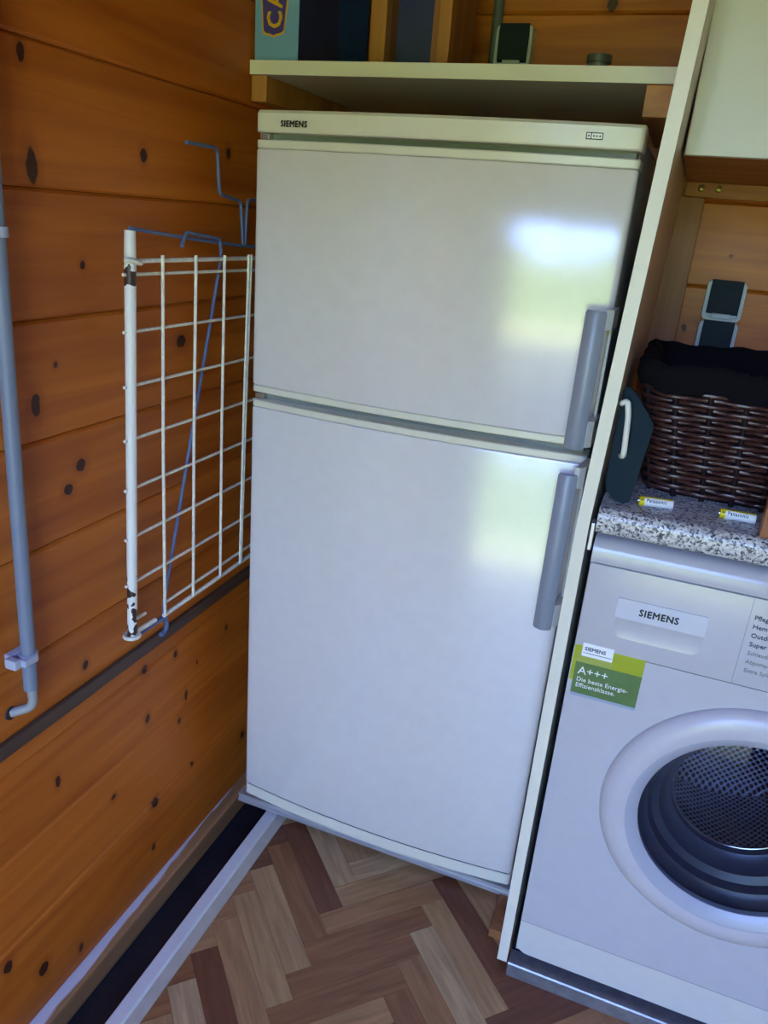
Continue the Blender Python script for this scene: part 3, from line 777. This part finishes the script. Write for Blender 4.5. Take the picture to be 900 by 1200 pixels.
# ================================================================ WORKTOP AND WHAT STANDS ON IT
wk = thing('worktop', 'grey speckled laminate worktop above the washing machine', 'worktop', (1.06, 0.06, 0.889))
CZ = 0.925; cy0 = -0.288
pts = [(0.40, 0.889), (cy0 + 0.004, 0.889), (cy0, 0.894)]
for k in range(7):
    a = PI + -k / 6 * PI / 2; pts.append((cy0 + 0.016 + 0.016 * math.cos(a), CZ - 0.016 + 0.016 * math.sin(a)))
pts.append((0.40, CZ))
mesh_obj('board', prism(pts, 'X', 0.7355, 1.364), 'granite', wk, smooth=40)
mesh_obj('end_panel', bx(1.346, 1.364, -0.27, 0.40, 0.0, 0.889), 'melamine', wk)
mesh_obj('bracket', bx(0.7285, 0.7340, -0.283, -0.262, 0.858, 0.900, bev=0.001), 'alu', wk)

# wicker basket
BX, BY = 0.947, -0.035
bk = thing('wicker_basket', 'dark brown wicker basket with a dark cloth rim on the worktop', 'basket', (BX, BY, CZ + 0.0005))
BH = 0.188
def rr_loop(hx, hy, r, n):
    per = 4 * (hx + hy) - 8 * r + 2 * PI * r; out = []
    segs = [('l', (-hx + r, -hy), (hx - r, -hy)), ('a', (hx - r, -hy + r), -PI / 2), ('l', (hx, -hy + r), (hx, hy - r)), ('a', (hx - r, hy - r), 0),
            ('l', (hx - r, hy), (-hx + r, hy)), ('a', (-hx + r, hy - r), PI / 2), ('l', (-hx, hy - r), (-hx, -hy + r)), ('a', (-hx + r, -hy + r), PI)]
    for i in range(n):
        s = per * i / n
        for g in segs:
            if g[0] == 'l':
                L_ = math.dist(g[1], g[2])
                if s <= L_:
                    t = s / L_; dx_, dy_ = (g[2][0] - g[1][0]) / L_, (g[2][1] - g[1][1]) / L_
                    out.append((g[1][0] + (g[2][0] - g[1][0]) * t, g[1][1] + (g[2][1] - g[1][1]) * t, dy_, -dx_)); break
                s -= L_
            else:
                L_ = PI / 2 * r
                if s <= L_:
                    a = g[2] + s / r; out.append((g[1][0] + r * math.cos(a), g[1][1] + r * math.sin(a), math.cos(a), math.sin(a))); break
                s -= L_
    return out
def bdim(z):
    t = z / BH; return 0.160 + 0.033 * t, 0.128 + 0.022 * t
NS = 26; SUB = 6
weave = bmesh.new(); levels = 21
for l in range(levels):
    z = 0.010 + (BH - 0.036) * l / (levels - 1); hx, hy = bdim(z)
    lp = rr_loop(hx, hy, 0.045, NS * SUB); path = []
    for i, (x, y, nx, ny) in enumerate(lp):
        w = math.cos(PI * i / SUB) * (1 if l % 2 else -1) * 0.0036
        path.append((x + nx * w, y + ny * w, z + random.uniform(-.0005, .0005)))
    tube(path, 0.0034, 6, weave, closed=True)
mesh_obj('weave', weave, 'wicker', bk, local=True, smooth=60)
for i in range(NS):
    path = []
    for z in (0.0, BH * .25, BH * .5, BH * .75, BH - 0.02):
        hx, hy = bdim(z); x, y, nx, ny = rr_loop(hx, hy, 0.045, NS)[i]; path.append((x, y, z + 0.001))
    mesh_obj('stake', tube(path, 0.0042, 6), 'wicker_dark', bk, local=True, smooth=60)
bm = bmesh.new()
rings = []
for z, ins in ((0.002, 0.006), (0.05, 0.006), (0.1, 0.006), (0.15, 0.006), (BH - 0.03, 0.006)):
    hx, hy = bdim(z); rings.append([bm.verts.new((x - nx * ins, y - ny * ins, z)) for (x, y, nx, ny) in rr_loop(hx, hy, 0.045, 80)])
for a, b in zip(rings, rings[1:]):
    for k in range(80): bm.faces.new((a[k], a[(k + 1) % 80], b[(k + 1) % 80], b[k]))
bm.faces.new(rings[0]); bm.faces.new(rings[-1])
mesh_obj('lining', bm, 'cloth', bk, local=True, smooth=50)
bm = bmesh.new(); rings = []
for z, outw in ((BH - 0.030, 0.005), (BH - 0.024, 0.008), (BH - 0.012, 0.009), (BH + 0.004, 0.007), (BH + 0.011, -0.002), (BH + 0.004, -0.014), (BH - 0.03, -0.016)):
    hx, hy = bdim(min(z, BH)); ring = []
    for k, (x, y, nx, ny) in enumerate(rr_loop(hx, hy, 0.045, 120)):
        w = outw + 0.0022 * math.sin(k * .9) + 0.0016 * math.sin(k * 2.3 + z * 90)
        ring.append(bm.verts.new((x + nx * w, y + ny * w, z + 0.003 * math.sin(k * .35) + 0.0015 * math.sin(k * 1.3))))
    rings.append(ring)
for a, b in zip(rings, rings[1:]):
    for k in range(120): bm.faces.new((a[k], a[(k + 1) % 120], b[(k + 1) % 120], b[k]))
mesh_obj('cloth_rim', bm, 'cloth', bk, local=True, smooth=60)

# batteries
def battery(x, y, rotz, label):
    t = thing('battery', label, 'battery', (x, y, CZ + 0.0073), rotz, 'batteries on the worktop')
    r, L_ = 0.0072, 0.0475
    mesh_obj('cell', lathe([(0, L_), (r - .0004, L_), (r, L_ - .0006), (r, 0.0072), (0, 0.0072)], (0, 0, 0), 'X', 24), 'bat_white', t, local=True, smooth=40)
    mesh_obj('yellow_end', lathe([(0, 0), (r - .0006, 0), (r, 0.0006), (r + .00004, 0.0072), (0, 0.0072)], (0, 0, 0), 'X', 24), 'yellow', t, local=True, smooth=40)
    mesh_obj('terminal', lathe([(0, -0.0016), (0.0026, -0.0016), (0.0028, 0.0), (0, 0.0)], (0, 0, 0), 'X', 16), 'steel', t, local=True, smooth=40)
    for a0, a1, nm in ((1.05, 1.6, 'yellow_stripe'),):
        bm = bmesh.new(); A = []; B = []
        for k in range(6):
            a = a0 + (a1 - a0) * k / 5; A.append(bm.verts.new((0.0072, -(r + .0001) * math.cos(a), (r + .0001) * math.sin(a)))); B.append(bm.verts.new((L_ - .001, -(r + .0001) * math.cos(a), (r + .0001) * math.sin(a))))
        for k in range(5): bm.faces.new((A[k], B[k], B[k + 1], A[k + 1]))
        mesh_obj(nm, bm, 'yellow', t, local=True)
    bm = text_bm('Panasonic', 0.0078, 0.00018, 0.0, space=1.06)
    for v in bm.verts:
        a = 0.30 + (v.co.y - 0.001) / r
        v.co = Vector((0.0095 + v.co.x * 0.86, -(r + .00015) * math.cos(a), (r + .00015) * math.sin(a)))
    mesh_obj('lettering', bm, 'darkprint', t, local=True)
    bm = bmesh.new()
    for sx, sz in ((0.0022, 0.0006), (0.0006, 0.0022)):
        A = [(0.0036 + q * sx, 0.55 + w * sz / r) for q, w in ((-1, -1), (1, -1), (1, 1), (-1, 1))]
        bm.faces.new([bm.verts.new((p[0], -(r + .0002) * math.cos(p[1]), (r + .0002) * math.sin(p[1]))) for p in A])
    mesh_obj('plus_mark', bm, 'black', t, local=True)
battery(0.7855, -0.236, 0.17, 'yellow ended battery lying on the worktop next to the dark teal case')
battery(0.8965, -0.224, 0.03, 'yellow ended battery lying on the worktop next to the brown wooden board')

# teal case with ivory handle, leaning by the white panel
tc_ = thing('plastic_case', 'dark teal plastic case with an ivory handle beside the basket', 'case', (0.757, -0.22, CZ))
outl = [(0.764, CZ + 0.0005), (0.7725, CZ + 0.004), (0.7765, CZ + 0.035), (0.7845, CZ + 0.112), (0.783, CZ + 0.122), (0.774, CZ + 0.134), (0.752, CZ + 0.160), (0.7435, CZ + 0.166), (0.737, CZ + 0.166), (0.7345, CZ + 0.16), (0.7345, CZ + 0.03), (0.7385, CZ + 0.015), (0.748, CZ + 0.006)]
bm = prism(outl, 'Y', -0.012, 0.012)
ed = [e for e in bm.edges if abs(e.verts[0].co.y - e.verts[1].co.y) < 1e-6]
bmesh.ops.bevel(bm, geom=ed, offset=0.0025, segments=2, affect='EDGES')
lean = Matrix.Translation((0, -0.242, 0)) @ Matrix.Translation((0, 0, CZ)) @ Matrix.Rotation(-0.10, 4, 'X') @ Matrix.Translation((0, 0, -CZ))
bm.transform(lean); lowz = min(v.co.z for v in bm.verts); bmesh.ops.translate(bm, verts=bm.verts, vec=(0, 0, CZ + 0.0004 - lowz))
mesh_obj('shell', bm, 'teal', tc_, smooth=40)
hp = rounded([(0.7365, -0.010, CZ + 0.143), (0.7370, -0.030, CZ + 0.146), (0.7445, -0.034, CZ + 0.150), (0.7490, -0.034, CZ + 0.130), (0.7530, -0.032, CZ + 0.074), (0.7490, -0.010, CZ + 0.070)], 0.008)
bm = tube(hp, 0.0042, 10); bm.transform(lean)
mesh_obj('handle', bm, 'ivory', tc_, smooth=60)

bb = mesh_obj('wooden_board', bx(0.9455, 1.10, -0.281, -0.262, CZ + 0.0005, CZ + 0.20, bev=0.003), 'brown_board')
tag(bb, 'brown wooden board standing at the worktop edge in front of the basket', 'board'); rebase(bb, (1.02, -0.271, CZ + 0.0005))

# ================================================================ UPPER CABINET, WALL FITTINGS ON THE RIGHT
uc = thing('wall_cabinet', 'white wall cabinet hanging above the worktop', 'cabinet', (1.05, 0.15, 1.402))
mesh_obj('body', bx(0.7475, 1.35, -0.094, 0.40, 1.402, 1.99), 'pine_x', uc)
mesh_obj('door', bx(0.7490, 1.047, -0.113, -0.095, 1.402, 1.99, bev=0.0015), 'melamine', uc)
mesh_obj('door', bx(1.050, 1.348, -0.113, -0.095, 1.402, 1.99, bev=0.0015), 'melamine', uc)
rl = thing('hanging_rail', 'dark pine rail with two brass screws under the wall cabinet', 'rail', (1.05, 0.41, 1.372))
mesh_obj('batten', bx(0.748, 1.35, 0.395, 0.4195, 1.374, 1.4015, bev=0.001), 'pine_x', rl)
for x in (0.777, 0.809):
    sc = mesh_obj('screw', lathe([(0.0, -0.004), (0.0035, -0.004), (0.0065, -0.0022), (0.007, 0.0), (0, 0)], (x, 0.395, 1.391), 'Y', 16), 'brass', rl, smooth=40)
    mesh_obj('slot', bx(x - 0.0045, x + 0.0045, 0.3905, 0.3925, 1.390, 1.392), 'black', sc)
po = mesh_obj('wall_post', bx(0.728, 0.788, 0.385, 0.4195, CZ + 0.0, 1.3735, bev=0.002), 'brown_board')
tag(po, 'pale pine post on the back wall next to the tall white panel', 'post'); rebase(po, (0.758, 0.40, CZ))

def socket(t, x0, x1, z0, z1, y=YB):
    w = 0.0065
    fr_ = bmesh.new()
    outer = rrect(x0, x1, z0, z1, 0.010, n=4); inner = rrect(x0 + w, x1 - w, z0 + w, z1 - w, 0.006, n=4)
    n = len(outer)
    A = [fr_.verts.new((p[0], y, p[1])) for p in outer]; B = [fr_.verts.new((p[0], y - 0.036, p[1])) for p in outer]
    C_ = [fr_.verts.new((p[0], y - 0.036, p[1])) for p in inner]; D = [fr_.verts.new((p[0], y - 0.024, p[1])) for p in inner]
    for a, b in ((A, B), (B, C_), (C_, D)):
        for k in range(n): fr_.faces.new((a[k], a[(k + 1) % n], b[(k + 1) % n], b[k]))
    fr_.faces.new(A); fr_.faces.new(D)
    f = mesh_obj('frame', fr_, 'socket_frame', t)
    lid_ = mesh_obj('cover', prism([(y - 0.026, z0 + w + .006), (y - 0.040, z0 + w + .008), (y - 0.043, z1 - .016), (y - 0.0385, z1 + .0015), (y - 0.010, z1 + .0015), (y - 0.010, z1 - .012), (y - 0.026, z1 - .012)], 'X', x0 + w + .0006, x1 - w - .0006), 'socket_lid', f)
    mesh_obj('grip', bx((x0 + x1) / 2 - 0.018, (x0 + x1) / 2 + 0.018, y - 0.044, y - 0.034, z0 + w - 0.002, z0 + w + 0.008, bev=0.002), 'socket_frame', f)
s1 = thing('power_socket', 'double grey power socket on the back wall above the wicker basket', 'socket', (0.866, YB, 1.0655))
socket(s1, 0.828, 0.902, 1.145, 1.222); socket(s1, 0.828, 0.902, 1.066, 1.143)
s2 = thing('power_socket', 'grey power socket on the back wall above the shelf', 'socket', (0.365, YB, 1.585))
socket(s2, 0.329, 0.403, 1.590, 1.668)
cd = mesh_obj('conduit', tube([(0.322, YB - 0.012, 1.56), (0.322, YB - 0.012, ZC - 0.01)], 0.0105, 14), 'conduit_dark', smooth=60)
tag(cd, 'dark grey conduit running up the back wall beside the socket', 'conduit'); rebase(cd, (0.322, YB - 0.012, 1.56))

# ================================================================ THINGS ON THE SHELF
SZ = 1.5247
gb = thing('game_box', 'light blue cardboard box with purple lettered spine on the shelf', 'box', (0.047, 0.135, SZ))
mesh_obj('carton', bx(0.005, 0.088, -0.012, 0.292, SZ, SZ + 0.30, bev=0.001), 'box_navy', gb)
mesh_obj('spine', bx(0.0045, 0.0885, -0.0140, -0.0122, SZ + 0.0006, SZ + 0.30), 'box_blue', gb)
mesh_obj('cover_print', bx(0.0882, 0.0887, 0.15, 0.285, SZ + 0.004, SZ + 0.296), 'box_midblue', gb)
pl = [(0.024, SZ + 0.040), (0.035, SZ + 0.0385), (0.041, SZ + 0.036), (0.047, SZ + 0.0385), (0.057, SZ + 0.040), (0.062, SZ + 0.044), (0.069, SZ + 0.10), (0.069, SZ + 0.27), (0.015, SZ + 0.27), (0.015, SZ + 0.10), (0.0195, SZ + 0.044)]
mesh_obj('plate_outline', prism(pl, 'Y', -0.0146, -0.0140), 'gold', gb)
cx_, cz_ = 0.042, SZ + 0.155
mesh_obj('plate', prism([((p[0] - cx_) * 0.90 + cx_, (p[1] - cz_) * 0.972 + cz_) for p in pl], 'Y', -0.0150, -0.0146), 'purple', gb)
text('lettering', 'CA', 0.040, (0.0565, -0.0154, SZ + 0.049), 'gold', gb, bold=0.0010, roll=PI / 2, xs=0.95, space=1.2)

cr = thing('wooden_crate', 'open wooden crate with dark blue panels on the shelf', 'crate', (0.25, 0.16, SZ))
mesh_obj('upright', bx(0.176, 0.206, 0.090, 0.115, SZ, SZ + 0.30, bev=0.001), 'pine_z', cr)
mesh_obj('upright', bx(0.303, 0.325, 0.090, 0.115, SZ, SZ + 0.30, bev=0.001), 'pine_z', cr)
mesh_obj('side_board', bx(0.1785, 0.2045, 0.1155, 0.24, SZ, SZ + 0.30), 'brown_board', cr)
mesh_obj('side_board', bx(0.284, 0.3235, 0.1155, 0.24, SZ, SZ + 0.30), 'brown_board', cr)
mesh_obj('blue_panel', bx(0.205, 0.2835, 0.150, 0.156, SZ, SZ + 0.29), 'box_navy', cr)
mesh_obj('bottom_board', bx(0.205, 0.2835, 0.157, 0.24, SZ, SZ + 0.012), 'brown_board', cr)

cn = thing('tin_can', 'small round grey tin standing on the shelf', 'tin', (0.570, 0.18, SZ))
mesh_obj('can_body', lathe([(0, 0.0002), (0.018, 0.0002), (0.0185, 0.002), (0.0185, 0.040), (0, 0.040)], (0.570, 0.18, SZ), 'Z', 28), 'can', cn, smooth=40)
lp = [(0.0, 0.0402), (0.0205, 0.0402), (0.0212, 0.041), (0.0212, 0.051), (0.0205, 0.0522), (0.017, 0.0522), (0.0165, 0.051), (0, 0.051)]
mesh_obj('can_lid', lathe(lp, (0.570, 0.18, SZ), 'Z', 28), 'can', cn, smooth=40)

# ================================================================ LEFT WALL FITTINGS
# grey conduit with clip and bent hose end
pc = thing('water_pipe', 'grey blue pipe clipped upright to the pine wall', 'pipe', (0.024, -0.649, 0.576))
def pyz(z): return -0.649 + 0.017 * (z - 0.62) / 0.6
mesh_obj('tube', tube([(0.024, pyz(z), z) for z in (0.615, 0.9, 1.2, 1.6, 2.15)], 0.0098, 18), 'conduit', pc, smooth=60)
mesh_obj('bent_end', tube(rounded([(0.024, -0.6475, 0.63), (0.024, -0.6475, 0.592), (0.021, -0.651, 0.583), (0.0006, -0.6670, 0.5765)], 0.014, 6), 0.0068, 14), 'conduit_thin', pc, smooth=60)
mesh_obj('wall_sleeve', lathe([(0.0068, 0.0), (0.0105, 0.0), (0.0100, 0.0022), (0.0068, 0.0022)], (0.0002, -0.6675, 0.5763), 'X', 20, closed=True), 'dark', pc, smooth=40)
cl = mesh_obj('clip', lathe([(0.0098, -0.006), (0.0128, -0.006), (0.0128, 0.006), (0.0098, 0.006)], (0.024, pyz(0.668), 0.668), 'Z', 24, closed=True), 'clip', pc, smooth=40)
mesh_obj('clip_base', bx(0.0, 0.012, pyz(0.668) - 0.020, pyz(0.668) + 0.016, 0.661, 0.675, bev=0.002), 'clip', cl)
mesh_obj('clip_screw', bx(0.010, 0.030, pyz(0.668) - 0.030, pyz(0.668) - 0.018, 0.6605, 0.6755, bev=0.003), 'clip', cl)
mesh_obj('clip_strap', bx(0.026, 0.0385, pyz(0.668) - 0.020, pyz(0.668) + 0.004, 0.6625, 0.6735, bev=0.002), 'clip', cl)
cl2 = mesh_obj('clip', lathe([(0.0098, -0.006), (0.0128, -0.006), (0.0128, 0.006), (0.0098, 0.006)], (0.024, pyz(1.236), 1.236), 'Z', 24, closed=True), 'clip', pc, smooth=40)
mesh_obj('clip_base', bx(0.0, 0.012, pyz(1.236) - 0.012, pyz(1.236) + 0.014, 1.229, 1.243, bev=0.002), 'clip', cl2)

# white wire rack
RX = 0.042
rk = thing('wire_rack', 'white coated wire grid rack with a peeling pole on the pine wall', 'rack', (RX, -0.28, 0.596))
def pole_y(z): return -0.4475 + 0.033 * (z - 0.604) / 0.64
pole = mesh_obj('pole', tube([(RX, pole_y(z), z) for z in (0.604, 0.75, 0.9, 1.05, 1.2, 1.242)], [0.0080, 0.0082, 0.0082, 0.0082, 0.0086, 0.0078], 16), 'pole', rk, smooth=60)
mesh_obj('foot_ring', lathe([(0.0122 + 0.0032 * math.cos(a), 0.0032 * math.sin(a)) for a in [k * PI / 4 for k in range(8)]], (RX, -0.4485, 0.604), 'Z', 32, closed=True), 'rack_wire', pole, smooth=60)
ver = [(-0.346, -0.364, 1.208, 0.605), (-0.259, -0.278, 1.207, 0.603), (-0.174, -0.186, 1.206, 0.603), (-0.094, -0.112, 1.206, 0.603), (-0.086, -0.108, 1.206, 0.606), (-0.004, -0.02, 1.206, 0.603), (0.08, 0.07, 1.206, 0.603), (0.16, 0.15, 1.206, 0.603)]
for (ya, yb, za, zb_) in ver:
    mesh_obj('wire', tube([(RX + 0.004, ya, za), (RX + 0.0042, (ya * .55 + yb * .45) - 0.003, (za + zb_) / 2), (RX + 0.004, yb, zb_)], 0.0027, 8), 'rack_wire', rk, smooth=60)
for z in (1.182, 1.101, 1.021, 0.9385, 0.859, 0.777, 0.697):
    y0 = pole_y(z) - 0.013
    mesh_obj('wire', tube([(RX - 0.002, y0, z), (RX - 0.002, 0.17, z - 0.006)], 0.0026, 8), 'rack_wire', rk, smooth=60)
mesh_obj('wire', tube([(RX - 0.001, pole_y(1.2) + 0.014, 1.2005), (RX - 0.001, 0.17, 1.198)], 0.0036, 8), 'rack_wire', rk, smooth=60)
mesh_obj('top_clip', tube(rounded([(RX + 0.004, pole_y(1.2) - 0.018, 1.204), (RX + 0.0125, pole_y(1.2) - 0.008, 1.202), (RX + 0.0125, pole_y(1.2) + 0.010, 1.198), (RX, pole_y(1.2) + 0.016, 1.198)], 0.006), 0.0034, 8), 'rack_wire', pole, smooth=60)
mesh_obj('wire', tube([(RX, -0.362, 0.600), (RX, 0.17, 0.600)], 0.0040, 8), 'rack_wire', rk, smooth=60)
mesh_obj('wire', tube([(RX - 0.0022, -0.352, 0.622), (RX - 0.0022, 0.17, 0.622)], 0.0028, 8), 'rack_wire', rk, smooth=60)
mesh_obj('broken_stub', tube([(RX, pole_y(.6) + 0.006, 0.606), (RX, -0.386, 0.603)], 0.0042, 8), 'rack_wire', pole, smooth=60)
mesh_obj('broken_stub', tube([(RX - 0.008, pole_y(.62) + 0.004, 0.624), (RX - 0.008, -0.402, 0.622)], 0.0032, 8), 'rack_wire', pole, smooth=60)

# blue wire bracket
bw = thing('wire_bracket', 'bent blue wire bracket with a long slanting rod behind the white rack', 'bracket', (0.03, -0.25, 0.57))
WR = 0.0030; wxp = 0.030
mesh_obj('upper_hook', tube(rounded([(wxp, -0.259, 1.371), (wxp, -0.172, 1.3715), (wxp, -0.166, 1.302), (wxp, -0.097, 1.294), (wxp, -0.088, 1.219)], 0.010), WR, 10), 'blue_wire', bw, smooth=60)
mesh_obj('inner_hook', tube(rounded([(wxp, 0.03, 1.300), (wxp, -0.075, 1.298), (wxp, -0.082, 1.219)], 0.012), WR, 10), 'blue_wire', bw, smooth=60)
mesh_obj('crossbar', tube([(RX - 0.004, -0.410, 1.2445), (wxp, -0.25, 1.231), (wxp, -0.084, 1.219), (wxp, 0.05, 1.217)], WR, 10), 'blue_wire', bw, smooth=60)
mesh_obj('long_rod', tube(rounded([(wxp + .004, -0.281, 1.218), (wxp + .004, -0.269, 1.241), (wxp + .004, -0.169, 1.231), (wxp + .004, -0.166, 1.203), (wxp + .001, -0.345, 0.620), (wxp + .006, -0.356, 0.588)], 0.008), WR, 10), 'blue_wire', bw, smooth=60)
mesh_obj('foot_bar', tube([(wxp + 0.004, -0.440, 0.590), (wxp + 0.004, -0.352, 0.590)], 0.0042, 10), 'blue_wire', bw, smooth=60)
def yz_arc(cy, cz, r, a0, a1, x, n=10): return [(x, cy + r * math.cos(a0 + (a1 - a0) * k / n), cz + r * math.sin(a0 + (a1 - a0) * k / n)) for k in range(n + 1)]
mesh_obj('foot_hook', tube(yz_arc(-0.352, 0.568, 0.014, 1.2, -1.9, 0.030), 0.0042, 8), 'blue_wire', bw, smooth=60)
mesh_obj('foot_hook', tube(yz_arc(-0.354, 0.578, 0.012, 2.6, 0.6, 0.034), 0.0036, 8), 'blue_wire', bw, smooth=60)

for o in bpy.data.objects:
    if '_o' in o: del o['_o']
